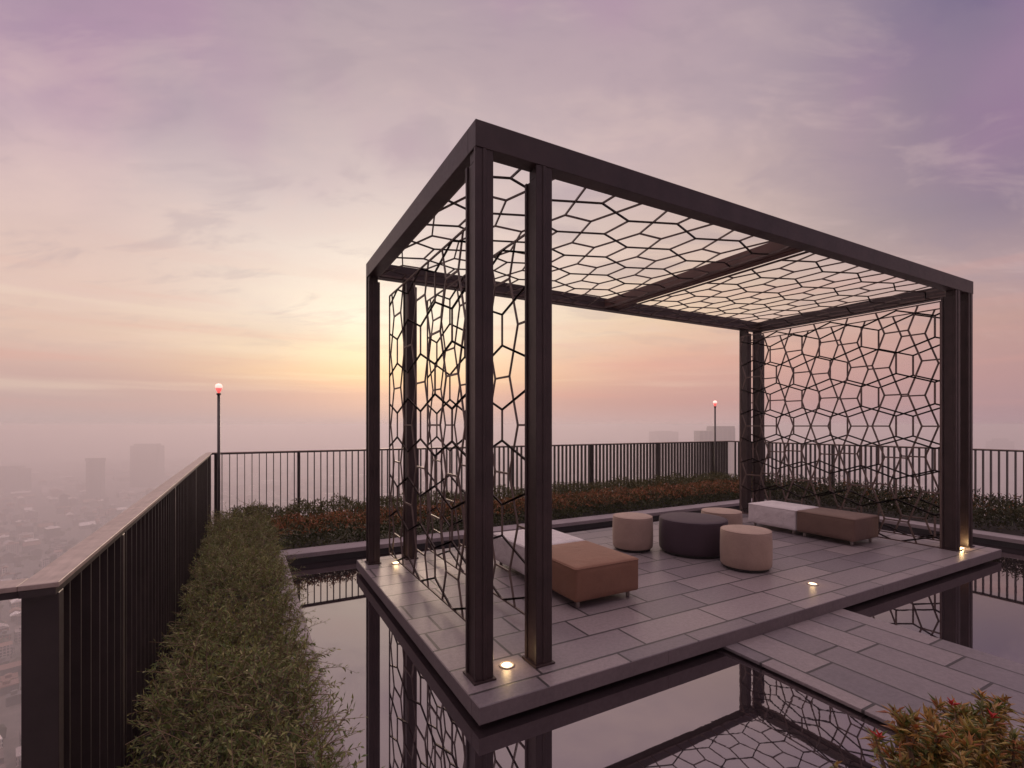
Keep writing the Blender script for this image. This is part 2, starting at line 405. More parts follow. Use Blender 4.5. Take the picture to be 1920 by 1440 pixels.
# ------------------------------------------------------------------ furniture
def rounded_box(w, d, z0, z1, r, seg=4):
    bm = bmesh.new(); bmesh.ops.create_cube(bm, size=1)
    for v in bm.verts: v.co = Vector((v.co.x*w, v.co.y*d, (z0+z1)/2+v.co.z*(z1-z0)))
    bmesh.ops.subdivide_edges(bm, edges=bm.edges[:], cuts=9, use_grid_fill=True)
    for v in bm.verts:
        # soft upholstered swell on the top and sides
        fx = 1-min(1,abs(v.co.x)/(w/2))**3; fy = 1-min(1,abs(v.co.y)/(d/2))**3; fz = 1-min(1,abs(v.co.z-(z0+z1)/2)/((z1-z0)/2))**3
        if v.co.z > z1-1e-4: v.co.z += .010*fx*fy
        if abs(v.co.x) > w/2-1e-4: v.co.x += math.copysign(.007*fy*fz, v.co.x)
        if abs(v.co.y) > d/2-1e-4: v.co.y += math.copysign(.007*fx*fz, v.co.y)
    ed = [e for e in bm.edges if e.calc_face_angle(0) > .9]
    bmesh.ops.bevel(bm, geom=ed, offset=r, segments=seg, affect='EDGES', profile=.5)
    me = bpy.data.meshes.new('upholstery'); bm.to_mesh(me); bm.free()
    me.polygons.foreach_set('use_smooth', [True]*len(me.polygons))
    return me
def ottoman(name, label, x0, x1, y0, y1, mat):
    cx, cy = (x0+x1)/2, (y0+y1)/2; w, d = x1-x0-.006, y1-y0-.006
    t = thing(name, (cx,cy,0), label, 'ottoman')
    o = link('upholstery', rounded_box(w, d, .062, .345, .022), mat, t); o.matrix_parent_inverse.identity()
    p = MB(); path = []
    rr = .02
    for (sx, sy, a0) in ((1,1,0),(-1,1,90),(-1,-1,180),(1,-1,270)):
        for k in range(4):
            a = math.radians(a0+k*30); path.append((sx*(w/2-rr)+rr*math.cos(a)*1.0, sy*(d/2-rr)+rr*math.sin(a), .331))
    p.tube([(x*1.001, y*1.001, z) for x, y, z in path], .0042, 6, True)
    q = p.build('piping', mat, o, smooth=True); q.matrix_parent_inverse.identity()
    for sx in (-1,1):
        for sy in (-1,1):
            l = MB().lathe([(.013,0),(.016,.004),(.017,.03),(.022,.066)], sx*(w/2-.07), sy*(d/2-.07), 14).build('leg', M['steel'], t, smooth=True)
            l.matrix_parent_inverse.identity()
    return t
ottoman('ottoman', 'square brown upholstered ottoman behind the front left posts, pushed against a white one', 2.335, 3.02, 3.215, 3.98, M['tan_fabric'])
ottoman('ottoman', 'white upholstered ottoman half hidden behind the front left posts, beyond the brown one', 2.335, 3.02, 3.983, 4.735, M['white_fabric'])
ottoman('ottoman', 'white upholstered ottoman at the far end of the right bench, before the lattice screen', 6.56, 7.14, 3.995, 4.72, M['white_fabric'])
ottoman('ottoman', 'brown upholstered ottoman joined to the white one by the right lattice screen', 6.56, 7.14, 3.26, 3.992, M['brown_fabric'])
def pouf(name, label, cat, x, y, r, h, mat, group=None):
    t = thing(name, (x,y,0), label, cat, group)
    R = .028
    prof = [(r-.03,.03),(r-.008,.034),(r,.05),(r+.004,h*.35),(r+.004,h*.6),(r,h-R)]
    prof += [(r-R+R*math.cos(a), h-R+R*math.sin(a)) for a in (math.radians(k) for k in (20,40,60,80))]
    prof += [(r*.75,h+.002),(r*.5,h+.007),(r*.25,h+.010),(.0001,h+.011)]
    b = MB().lathe(prof, 0, 0, 56).build('upholstery', mat, t, smooth=True); b.matrix_parent_inverse.identity()
    ring = [((r-.006)*math.cos(2*PI*k/56), (r-.006)*math.sin(2*PI*k/56), h-.008) for k in range(56)]
    s = MB().tube(ring, .0045, 6, True).build('piping', mat, b, smooth=True); s.matrix_parent_inverse.identity()
    g = MB().lathe([(r-.035,0),(r-.03,.004),(r-.03,.031)], 0, 0, 40).build('base', M['rubber'], t, smooth=False); g.matrix_parent_inverse.identity()
pouf('pouf', 'cream cylindrical pouf standing left of the big dark round table', 'pouf', 4.13, 4.52, .236, .405, M['cream_fabric'])
pouf('pouf', 'cream cylindrical pouf in front of the dark round table, nearest the pool', 'pouf', 4.64, 3.36, .248, .405, M['cream_fabric'])
pouf('pouf', 'cream cylindrical pouf half hidden behind the dark round table, beside the white ottoman', 'pouf', 5.40, 4.26, .245, .40, M['cream_fabric'])
pouf('round_table', 'large dark plum upholstered round table between the cream poufs', 'table', 4.68, 4.09, .385, .40, M['plum_fabric'])

# ------------------------------------------------------------------ lamps
def ground_light(x, y, label, spot):
    t = thing('ground_light', (x,y,0), label, 'ground light', 'lights set flush in the platform paving')
    a = MB().lathe([(.034,.001),(.036,.006),(.047,.006),(.051,.001)], 0, 0, 28).build('ring', M['steel'], t, smooth=True); a.matrix_parent_inverse.identity()
    b = MB().lathe([(.035,.0015),(.030,.006),(.0001,.0075)], 0, 0, 28).build('lens', M['lens'], t, smooth=True); b.matrix_parent_inverse.identity()
    ld = bpy.data.lights.new('uplight', 'POINT'); ld.energy = spot; ld.color = (1,.66,.30); ld.shadow_soft_size = .025
    lo = bpy.data.objects.new('uplight', ld); COL.objects.link(lo); lo.parent = t; lo.location = (0,0,.045)
ground_light(1.435, 2.70, 'glowing round floor light between the two front left posts', .42)
ground_light(1.44, 5.28, 'glowing round floor light between the two far left posts', .42)
ground_light(7.66, 2.63, 'glowing round floor light at the foot of the front right posts', 1.5)
ground_light(4.70, 2.70, 'glowing round floor light in the open paving by the platform front edge', .14)
def lamp(x, y, h, label):
    t = thing('lamp_post', (x,y,-.03), label, 'lamp post', 'red-lit lamp posts at the back fence')
    def P(m, *a, **k):
        o = m.build(*a, **k); o.matrix_parent_inverse.identity(); return o
    P(MB().lathe([(.05,0),(.05,.012),(.024,.016),(.021,.05),(.019,h-.10)], 0, 0, 14), 'pole', M['pole'], t, smooth=True)
    P(MB().lathe([(.019,h-.10),(.03,h-.09),(.03,h-.075),(.02,h-.07)], 0, 0, 14), 'collar', M['pole'], t)
    P(MB().lathe([(.012,h-.07),(.028,h-.04),(.040,h-.01),(.043,h+.005)], 0, 0, 20), 'lower_glass', M['red_low'], t, smooth=True)
    P(MB().lathe([(.043,h+.006),(.046,h+.025),(.040,h+.05),(.022,h+.064),(.0001,h+.068)], 0, 0, 20), 'globe', M['red_top'], t, smooth=True)
    ld = bpy.data.lights.new('red_glow', 'POINT'); ld.energy = 1.2; ld.color = (1,.15,.1); ld.shadow_soft_size = .06
    lo = bpy.data.objects.new('red_glow', ld); COL.objects.link(lo); lo.parent = t; lo.location = (0,0,h+.2)
lamp(-.33, 8.22, 2.06, 'tall thin lamp post with a lit red globe at the left corner of the terrace')
lamp(10.1, 8.15, 2.06, 'thin lamp post with a small red light behind the pavilion, before the grey tower')

# ------------------------------------------------------------------ fences
def fence(label, along, fixed, a0, a1, posts, step, sgn, rail_ext=(0,0), gap=None):
    """fins stand square to the fence line; sgn: side on which the depth lies"""
    x = (a0, fixed) if along == 'x' else (fixed, a0)
    t = thing('fence', (x[0], x[1], -.03), label, 'fence')
    d0, d1 = sorted((fixed+sgn*.008, fixed+sgn*.074)); r0, r1 = sorted((fixed, fixed+sgn*.078))
    def bx(m, p0, p1, q0, q1, z0, z1):
        if along == 'x': m.box(p0,p1,q0,q1,z0,z1)
        else: m.box(q0,q1,p0,p1,z0,z1)
    s = MB(); n = int(round((a1-a0)/step))
    for k in range(1, n):
        p = a0+k*(a1-a0)/n
        if any(abs(p-q) < .035 for q in posts): continue
        bx(s, p-.005, p+.005, d0, d1, -.03, 1.070)
    s.build('slats', M['fence'], t)
    for q in posts:
        m = MB(); bx(m, q-.020, q+.020, d0-.003, d1+.003, -.03, 1.070); m.build('post', M['fence'], t, .002)
    m = MB(); bx(m, a0+rail_ext[0], a1+rail_ext[1], d0-.002, d1+.002, 1.0705, 1.088); m.build('rail', M['fence'], t)
    m = MB(); bx(m, a0+rail_ext[0], a1+rail_ext[1], r0, r1, 1.0885, 1.102); m.build('capping', M['cap'], t, .0015)
    m = MB(); bx(m, a0, a1, (d0+d1)/2-.012, (d0+d1)/2+.012, .02, .05); 
    m.build('bottom_rail', M['fence'], t)
fence('dark slatted metal fence with pale top rail running away along the left edge', 'y', -.415, 1.665, 8.285, [1.685,2.44,4.08,5.72,7.36], .105, -1, (-.02,.0))
fence('short return of the dark slatted fence leaving the picture at the lower left', 'x', 1.645, -3.0, -.505, [-2.2], .115, 1, (0,.0112))
fence('dark slatted metal fence across the back behind the orange-red hedge', 'x', 8.29, -.39, 10.86, [-.37,.74,2.65,4.55,6.45,8.35,10.25], .097, 1, (-.10,.086))
fence('dark slatted metal fence along the right side seen beyond the lattice screen', 'y', 10.86, -1.0, 8.285, [.14,2.04,3.94,5.84,7.74], .099, 1)

# ------------------------------------------------------------------ plants
def leaf_arrays(P, D, U, Ln, Wd, fold=.25, curl=.12):
    """folded two-triangle leaves: base point P, direction D, up U"""
    S = np.cross(D, U); S /= np.linalg.norm(S, axis=1)[:,None]+1e-9
    Nn = np.cross(S, D)
    mid = P + D*(Ln*.45)[:,None]
    tip = P + D*Ln[:,None] - Nn*(Ln*curl)[:,None]
    Lf = mid + S*(Wd*.5)[:,None] + Nn*(Wd*fold)[:,None]
    Rt = mid - S*(Wd*.5)[:,None] + Nn*(Wd*fold)[:,None]
    n = len(P); V = np.empty((n*4,3)); V[0::4]=P; V[1::4]=Lf; V[2::4]=tip; V[3::4]=Rt
    b = np.arange(n)*4
    F = np.empty((n*2,3), dtype=np.int32); F[0::2,0]=b; F[0::2,1]=b+1; F[0::2,2]=b+2; F[1::2,0]=b; F[1::2,1]=b+2; F[1::2,2]=b+3
    return V, F
def tri_mesh(name, V, F, mat, parent):
    me = bpy.data.meshes.new(name)
    me.vertices.add(len(V)); me.vertices.foreach_set('co', V.astype(np.float32).ravel())
    me.loops.add(F.size); me.loops.foreach_set('vertex_index', F.astype(np.int32).ravel())
    me.polygons.add(len(F)); me.polygons.foreach_set('loop_start', np.arange(0,F.size,3,dtype=np.int32))
    me.update(calc_edges=True); me.validate()
    return link(name, me, mat, parent)
def unit(a): return a/(np.linalg.norm(a,axis=1)[:,None]+1e-9)
def rnd_dir(n, up=.0):
    d = rng.normal(size=(n,3)); d[:,2] += up; return unit(d)

# sprigs of fine needles: the loose hedge beside the left fence
def twig_hedge(label, n):
    t = thing('hedge', (0,4.2,-.03), label, 'hedge')
    v = .55 + 7.55*rng.random(n)**1.45
    u = rng.uniform(-.36,.28,n)
    env = .335 - .10*np.abs((u+.02)/.35)**3 + .035*np.sin(v*3.1+u*4)+.03*np.sin(v*7.3+1)
    base = np.stack([u, v, (env+.05*np.sin(v*13+u*9)*np.sin(u*21+v*2))*rng.uniform(.35,.95,n)-.02],1)
    d = rnd_dir(n, .75); d[:,0] += ((u+.02)/.35)*.6*np.abs((u+.02)/.35); d = unit(d)
    Ls = rng.uniform(.07,.17,n)
    wild = rng.random(n) < .065
    Ls[wild] *= rng.uniform(1.6,2.4,wild.sum()); d[wild,2] *= .5; d[wild,0] += np.sign(u[wild])*.6; d = unit(d)
    Vs=[];Fs=[];off=0; k = 5
    bend = rng.normal(size=(n,3))*.35; bend[:,2] -= .35
    tw_v = []; tw_f = []
    pts = []
    for j in range(k):
        s = (j/(k-1)); pts.append(base + d*(Ls*s)[:,None] + bend*(Ls*s*s)[:,None]*.6)
    # stems as thin three-sided tubes
    r0 = .0024; cs = [(math.cos(a),math.sin(a)) for a in (0,2.1,4.2)]
    A = unit(np.cross(d, np.tile([.3,.5,.81],(n,1)))); B = np.cross(d, A)
    SV = np.empty((n,k,3,3)); 
    for j in range(k):
        for q,(c,s) in enumerate(cs): SV[:,j,q,:] = pts[j] + (A*c+B*s)*r0*(1.15-.18*j)
    idx = np.arange(n*k*3).reshape(n,k,3); F=[]
    for j in range(k-1):
        for q in range(3):
            a=idx[:,j,q]; b=idx[:,j,(q+1)%3]; c=idx[:,j+1,(q+1)%3]; e2=idx[:,j+1,q]
            F.append(np.stack([a,b,c],1)); F.append(np.stack([a,c,e2],1))
    tri_mesh('twigs', SV.reshape(-1,3), np.concatenate(F), M['twig'], t)
    # needles
    for m in range(11):
        s = .15 + .85*m/10; f = s*(k-1); j = min(int(f),k-2); fr = f-j
        P = pts[j]*(1-fr)+pts[j+1]*fr; T = unit(pts[j+1]-pts[j])
        R = rnd_dir(n); R = unit(R - T*(R*T).sum(1)[:,None])
        D = unit(T*.75+R*.75)
        V,F2 = leaf_arrays(P, D, unit(R*.45+np.array([0,0,1.])), rng.uniform(.018,.036,n), rng.uniform(.0065,.0105,n), .15, .1)
        Vs.append(V); Fs.append(F2+off); off += len(V)
    tri_mesh('foliage', np.concatenate(Vs), np.concatenate(Fs), M['needle'], t)
twig_hedge('loose olive-green hedge of fine twigs filling the bed along the left fence', 7500)

def leafy(t, name, n, x0,x1,y0,y1,z0,ztop, mat, L, W, seed_off=0., top_bias=1.0, wob=.05, up=.6):
    x = rng.uniform(x0,x1,n); y = rng.uniform(y0,y1,n)
    e = ztop(x,y) + wob*np.sin(x*4.3+seed_off)*np.sin(y*6.1+seed_off) + wob*.7*np.sin(x*11.+seed_off*2) + wob*.5*np.sin(x*23.+y*9)
    z = z0 + (e-z0)*(rng.random(n)**top_bias)
    D = rnd_dir(n, up); U = rnd_dir(n, .8)
    Ln = rng.uniform(L*.6,L*1.25,n); Wd = rng.uniform(W*.7,W*1.2,n)
    V,F = leaf_arrays(np.stack([x,y,z],1), D, U, Ln, Wd, .2, .2)
    return tri_mesh(name, V, F, mat, t)
t = thing('hedge', (4.7,6.85,-.03), 'orange-red topped low hedge behind the pool coping', 'hedge')
prof = lambda x,y: .27 - .16*np.clip((6.72-y)/.2,0,1)**1.5
leafy(t, 'foliage', 26000, .30,9.6,6.50,7.28, -.02, lambda x,y: prof(x,y)-.03, M['green_leaf'], .05, .019, 1., .6, .02, .5)
leafy(t, 'new_growth', 12000, .30,9.6,6.56,7.28, .13, lambda x,y: prof(x,y)+.03*np.sin(x*17)*np.sin(y*23)+.025*np.sin(x*41+y*13), M['red_leaf'], .048, .017, 1., .38, .03, 1.0)
t = thing('hedge', (5.2,7.85,-.03), 'taller olive-green hedge against the back fence, behind the orange-red row', 'hedge')
leafy(t, 'foliage', 26000, -.15,10.4,7.42,8.22, -.02, lambda x,y: .31+.0*x, M['olive_leaf'], .06, .016, 3., .55, .05, .9)
t = thing('hedge', (9.9,3.3,-.03), 'dark green hedge along the right fence beyond the lattice screen', 'hedge')
leafy(t, 'foliage', 26000, 9.24,10.72,-.3,7.40, -.02, lambda x,y: .25+.06*(x-9.24), M['deep_leaf'], .07, .018, 5., .55, .06, .8)
leafy(t, 'new_growth', 1500, 9.4,10.72,-.3,7.40, .15, lambda x,y: .29+.06*(x-9.24), M['red_leaf'], .05, .014, 5., .5, .06, 1.)

# foreground bush: rosettes of strap leaves at the ends of forked stems
def bush():
    t = thing('bush', (2.45,.83,-.03), 'bushy orange, yellow and green leaved shrub in the lower right foreground', 'bush')
    st = MB(); ends = []
    for i in range(190):
        bx_, by_ = random.uniform(2.02,2.95), random.uniform(.70,.93)
        a = random.uniform(0,2*PI); r = abs(random.gauss(0,.16))
        ex, ey = bx_+r*math.cos(a), by_+r*math.sin(a)*.7
        ex = min(3.05,max(2.0+random.uniform(0,.12),ex)); ey = min(1.06, max(.55, ey))
        ez = .45 - .19*(ex-2.0) - .08*(abs(ey-.85)/.2)**2 + random.uniform(-.20,.02)
        st.tube([(bx_,by_,-.03),((bx_*.6+ex*.4),(by_*.6+ey*.4),ez*.5),(ex,ey,ez)], [.008,.006,.003], 5)
        ends.append((ex,ey,ez,1.0))
    ends.append((1.68,.90,.395,.4)); st.tube([(2.1,.72,-.03),(1.85,.8,.22),(1.68,.90,.395)], [.007,.005,.003], 5)
    st.build('stems', M['twig'], t)
    P=[];D=[];U=[];Ln=[];Wd=[]
    for (x,y,z,sc) in ends:
        for k in range(int(26*sc)):
            s = random.random(); a = k*2.39996+random.uniform(-.3,.3)
            el = math.radians(75-85*s+random.uniform(-12,12))
            P.append((x+random.uniform(-.008,.008), y+random.uniform(-.008,.008), z-.10*s*random.random()))
            D.append((math.cos(a)*math.cos(el), math.sin(a)*math.cos(el), math.sin(el))); U.append((-math.cos(a)*math.sin(el)*.6, -math.sin(a)*math.sin(el)*.6, math.cos(el)+.2))
            Ln.append(random.uniform(.028,.058)*(.8+.2*sc)); Wd.append(random.uniform(.008,.013))
    V,F = leaf_arrays(np.array(P), unit(np.array(D)), unit(np.array(U)), np.array(Ln), np.array(Wd), .22, .22)
    tri_mesh('foliage', V, F, M['croton_leaf'], t)
    for (x,y,z) in ((2.40,.85,.415),(2.03,.93,.36),(2.62,.80,.33)):
        P=[];D=[];U=[];Ln=[];Wd=[]
        for k in range(7):
            a = k*2.4; el = random.uniform(.5,1.3)
            P.append((x,y,z)); D.append((math.cos(a)*math.cos(el),math.sin(a)*math.cos(el),math.sin(el))); U.append((0.2,0.1,1)); Ln.append(random.uniform(.025,.04)); Wd.append(.012)
        V,F = leaf_arrays(np.array(P), unit(np.array(D)), unit(np.array(U)), np.array(Ln), np.array(Wd), .22, .2)
        tri_mesh('new_growth', V, F, M['scarlet_leaf'], t)
bush()

# ------------------------------------------------------------------ city far below
FWD = Vector((.4786,.878,0)); RGT = Vector((.878,-.4786,0)); F_ = 919.
def px(p):
    X = p.dot(RGT); D = p.dot(FWD)
    if D < 1: return None
    return 960+F_*X/D, 797-F_*(p.z-1.5)/D
tag(MB().box(-4200,4200,-4200,4200,CITY_Z-.5,CITY_Z).build('ground', M['ground']), kind='structure')
towers = []   # (px x0, px x1, px top y, distance)
def tower(name, label, x0, x1, ytop, D, depth, crown, step=None):
    xc = ((x0+x1)/2-960)/F_*D; w = (x1-x0)/F_*D; zt = 1.5-(ytop-797)/F_*D
    c = FWD*D + RGT*xc
    t = thing(name, (c.x,c.y,CITY_Z), label, 'tower building')
    towers.append((c.x, c.y, max(w,depth)*.8))
    ang = math.atan2(RGT.y, RGT.x)+math.radians(crown[2])
    def P(m, nm, mat):
        o = m.build(nm, mat, t); o.matrix_parent_inverse.identity(); return o
    t.rotation_euler = (0,0,ang)
    H = zt-CITY_Z
    P(MB().box(-w/2,w/2,-depth/2,depth/2,0,H*crown[0]), 'wall', M['tower'])
    P(MB().box(-w/2*crown[1],w/2*crown[1],-depth/2*crown[1],depth/2*crown[1],H*crown[0],H), 'roof_storey', M['tower'])
    if step:
        P(MB().box(-w/2-step[0],-w/2-.3,-depth/2,depth/2,0,H-step[1]), 'side_wing', M['tower'])
tower('office_tower', 'broad grey office block fading in the haze above the left fence', 252, 301, 832, 1850, 40, (.955,.8,3), None)
tower('office_tower', 'slim grey tower in the haze left of the broad office block', 166, 192, 859, 1550, 18, (.93,1.1,4), None)
tower('office_tower', 'stepped grey tower behind the small red light at the back fence', 1331, 1371, 799, 1050, 40, (.985,.97,-3), (27,10))
tower('office_tower', 'pale hazy block just over the back fence, left of the stepped tower', 1224, 1264, 808, 2200, 90, (.985,.6,10), None)
tower('office_tower', 'faint hazy tower at the right edge above the fence', 1860, 1890, 822, 2200, 60, (.93,.6,10), None)
tower('office_tower', 'faint low slab block in the haze at the far left', -10, 46, 874, 1700, 45, (.9,.7,4), None)

def bld(mb, cx, cy, w, d, h, ang, kind):
    ca, sa = math.cos(ang), math.sin(ang)
    def R(x, y): return (cx+x*ca-y*sa, cy+x*sa+y*ca)
    n0 = len(mb.v); mb.box(-w/2,w/2,-d/2,d/2,CITY_Z,CITY_Z+h)
    if kind > .55:
        mb.box(-w*.2,w*.15,-d*.2,d*.2,CITY_Z+h+.01,CITY_Z+h+3)
    for i in range(n0,len(mb.v)):
        x,y,z = mb.v[i]; a,b = R(x,y); mb.v[i] = (a,b,z)
def roof_mesh(mb, cx, cy, w, d, h, ang, kind):
    ca, sa = math.cos(ang), math.sin(ang); n0 = len(mb.v); z = CITY_Z+h+.02
    if kind < .5:
        n = len(mb.v); e = .6
        mb.v += [(-w/2-e,-d/2-e,z),(w/2+e,-d/2-e,z),(w/2+e,d/2+e,z),(-w/2-e,d/2+e,z),(-w/2-e,0,z+d*.32),(w/2+e,0,z+d*.32)]
        mb.f += [(n,n+1,n+5,n+4),(n+2,n+3,n+4,n+5),(n+3,n,n+4),(n+1,n+2,n+5),(n,n+3,n+2,n+1)]
    else:
        mb.box(-w/2-.2,w/2+.2,-d/2-.2,d/2+.2,z,z+.9); mb.box(-w*.25,w*.1,-d*.15,d*.25,z+.9,z+3.6)
    for i in range(n0,len(mb.v)):
        x,y,zz = mb.v[i]; mb.v[i] = (cx+x*ca-y*sa, cy+x*sa+y*ca, zz)
cells = []
for (rmin, rmax, cell, wr) in ((340,1150,16.5,(7,15)),(1150,2100,32,(13,27)),(2100,3900,75,(30,60))):
    K = int(rmax/cell)+1
    for i in range(-K,K+1):
        for j in range(-K,K+1):
            if i % 5 == 0 or j % 4 == 0: continue        # streets
            x, y = (i+random.uniform(-.16,.16))*cell, (j+random.uniform(-.16,.16))*cell
            a0 = .35; X, Y = x*math.cos(a0)-y*math.sin(a0), x*math.sin(a0)+y*math.cos(a0)
            r = math.hypot(X,Y)
            if not (rmin <= r < rmax) or random.random() < .17: continue
            p = Vector((X,Y,CITY_Z)); D = p.dot(FWD)
            if D < r*.08: continue
            if any(abs(X-tx) < ts and abs(Y-ty) < ts for tx,ty,ts in towers): continue
            h = random.choice((5,6,7,8,10,12,15)) * (1.0 if cell < 20 else 1.3)
            if random.random() < .035: h *= 2.8
            cells.append((X,Y,random.uniform(*wr),random.uniform(*wr)*.8,h,a0+random.choice((0,PI/2))+random.gauss(0,.05),random.random(),cell))
near = []
for c in cells:
    q = px(Vector((c[0],c[1],CITY_Z+c[4])))
    vis = q and 0 <= q[0] <= 395 and q[1] > 885 and (q[0] < 30 or q[1] < 1105-(q[0]-60)*.77) and q[1] < 1440
    if vis: near.append((math.hypot(c[0],c[1]), c))
near.sort(key=lambda a: a[0]); near = [c for _, c in near[:260]]
chosen = set(id(c) for c in near)
for c in near:
    m = MB(); bld(m, 0,0,c[2],c[3],c[4],c[5],0)
    m.v = [(x,y,z-CITY_Z) for x,y,z in m.v]
    o = m.build('city_building', M['city_one']); o.location = (c[0],c[1],CITY_Z)
    tag(o, 'small low-rise building in the hazy sprawl far below the left fence', 'building', 'low-rise buildings far below the left fence')
    r = MB(); roof_mesh(r, 0,0,c[2],c[3],c[4],c[5],c[6]); r.v = [(x,y,z-CITY_Z) for x,y,z in r.v]
    q = r.build('roof', M['city_roof']); q.parent = o
m = MB()
for c in cells:
    if id(c) not in chosen: bld(m, *c[:7])
tag(m.build('city_sprawl', M['city']), 'hazy mass of distant rooftops spreading to the horizon', 'city', kind='stuff')
# trees between the houses
bm = bmesh.new()
for _ in range(3000):
    r = 260+1400*random.random()**.8; a = math.atan2(FWD.y,FWD.x)+random.uniform(-1.45,1.45); s = random.uniform(3,7)
    mt = Matrix.Translation((r*math.cos(a), r*math.sin(a), CITY_Z+s*.8)) @ Matrix.Diagonal((s*random.uniform(.8,1.3),s,s*random.uniform(.7,1.1),1))
    for v in bmesh.ops.create_icosphere(bm, subdivisions=1, radius=1, matrix=mt)['verts']:
        v.co += Vector((random.uniform(-1,1),random.uniform(-1,1),random.uniform(-1,1)))*s*.2
me = bpy.data.meshes.new('city_trees'); bm.to_mesh(me); bm.free()
tag(link('city_trees', me, M['city_tree']), 'dark tree clumps scattered through the distant city', 'trees', kind='stuff')
rd = MB()
for (p0, p1, w) in (((-700,250),(300,900),14),((-900,700),(900,1500),16),((-300,200),(-900,1400),12)):
    rd.bar((*p0,CITY_Z+.1),(*p1,CITY_Z+.1), w, .15, (0,0,1))
tag(rd.build('road', M['asphalt']), kind='structure')

# ------------------------------------------------------------------ haze
hz = N('haze_air'); hz.t.nodes.remove(hz.b)
vol = hz.n('ShaderNodeVolumePrincipled')
vol.inputs['Color'].default_value = c4(.96,.915,.93); vol.inputs['Density'].default_value = .0009; vol.inputs['Anisotropy'].default_value = .42
hz.l(vol.outputs[0], hz.out.inputs['Volume'])
tag(MB().box(-4150,4150,-4150,4150,CITY_Z-2,4.2).build('haze', hz.m), 'pinkish evening haze over the city', 'haze', kind='stuff')

# ------------------------------------------------------------------ sky and sun
SUN_AZ = math.atan2(.278, .987)            # towards the glow, measured from +y to +x
SUN_EL = math.radians(9)
w = bpy.data.worlds.new('World'); scene.world = w; w.use_nodes = True
T = w.node_tree; T.nodes.clear()
def wn(typ, **kw):
    x = T.nodes.new(typ)
    for k, v in kw.items(): setattr(x, k, v)
    return x
def wl(a, b): T.links.new(a, b)
def math_(op, a, b=None, c=None, clamp=False):
    x = wn('ShaderNodeMath', operation=op, use_clamp=clamp)
    for i, v in enumerate((a,b,c)):
        if v is None: continue
        if isinstance(v, (int,float)): x.inputs[i].default_value = v
        else: wl(v, x.inputs[i])
    return x.outputs[0]
def rng_(v, a, b, c=0., d=1.):
    x = wn('ShaderNodeMapRange', interpolation_type='SMOOTHSTEP')
    for i, q in ((1,a),(2,b),(3,c),(4,d)): x.inputs[i].default_value = q
    wl(v, x.inputs[0]); return x.outputs[0]
def mixc(f, a, b, mode='MIX'):
    x = wn('ShaderNodeMix', data_type='RGBA', blend_type=mode)
    for i, v in ((0,f),(6,a),(7,b)):
        if isinstance(v, (int,float)): x.inputs[i].default_value = v
        elif isinstance(v, tuple): x.inputs[i].default_value = v
        else: wl(v, x.inputs[i])
    return x.outputs[2]
tc = wn('ShaderNodeTexCoord'); d = tc.outputs['Generated']
mp = wn('ShaderNodeMapping'); mp.inputs['Rotation'].default_value = (0,0,math.atan2(.4786,.878)); wl(d, mp.inputs[0])
sp = wn('ShaderNodeSeparateXYZ'); wl(mp.outputs[0], sp.inputs[0])
az = math_('MULTIPLY', math_('ARCTAN2', sp.outputs[0], sp.outputs[1]), 180/PI)
el = math_('MULTIPLY', math_('ARCSINE', sp.outputs[2]), 180/PI)
# slow drift so the colour bands are not perfectly level
dn = wn('ShaderNodeTexNoise'); dn.inputs['Scale'].default_value = 1.6; dn.inputs['Detail'].default_value = 3; wl(d, dn.inputs['Vector'])
elw = math_('ADD', el, math_('MULTIPLY', math_('SUBTRACT', dn.outputs['Fac'], .5), math_('MULTIPLY', rng_(el, 6, 30), 14)))
e01 = math_('DIVIDE', elw, 60., None, True)
def ramp(stops):
    x = wn('ShaderNodeValToRGB'); E = x.color_ramp.elements
    while len(E) < len(stops): E.new(.5)
    for i,(p,c) in enumerate(stops): E[i].position = p/60.; E[i].color = lin(c)
    wl(e01, x.inputs[0]); return x.outputs[0]
Z = (212,192,200)
rL = ramp([(0,(190,166,164)),(4.4,(202,168,161)),(8,(222,190,174)),(13,(224,194,182)),(19,(216,190,184)),(25,(202,181,183)),(31,(172,152,166)),(42,(165,146,162)),(60,Z)])
rC = ramp([(0,(200,172,170)),(3.4,(208,167,158)),(5.4,(238,196,158)),(8.0,(243,218,184)),(12,(243,230,212)),(19,(234,219,208)),(27,(212,193,191)),(37,(187,166,171)),(43,(176,156,165)),(60,Z)])
rR = ramp([(0,(198,166,163)),(2.5,(199,156,150)),(7,(224,172,154)),(12,(233,202,173)),(19,(216,190,176)),(29,(192,169,172)),(38,(180,156,167)),(44,(168,146,163)),(60,Z)])
rE = ramp([(0,(172,142,148)),(4.3,(186,147,146)),(9,(192,154,147)),(13,(178,152,155)),(18,(142,126,142)),(24,(136,117,142)),(30,(118,105,136)),(42,(112,102,134)),(60,Z)])
c = mixc(rng_(az,-44,-16), rL, rC); c = mixc(rng_(az,-14,20), c, rR); c = mixc(rng_(az,16,48), c, rE)
# behind the viewer the sky is dull mauve
back = rng_(math_('ABSOLUTE', az), 65, 140)
c = mixc(back, c, lin((122,106,114)))
c = mixc(rng_(el, 46, 70), c, lin((232,212,210)))  # unseen sky overhead made paler and warmer to light the foreground
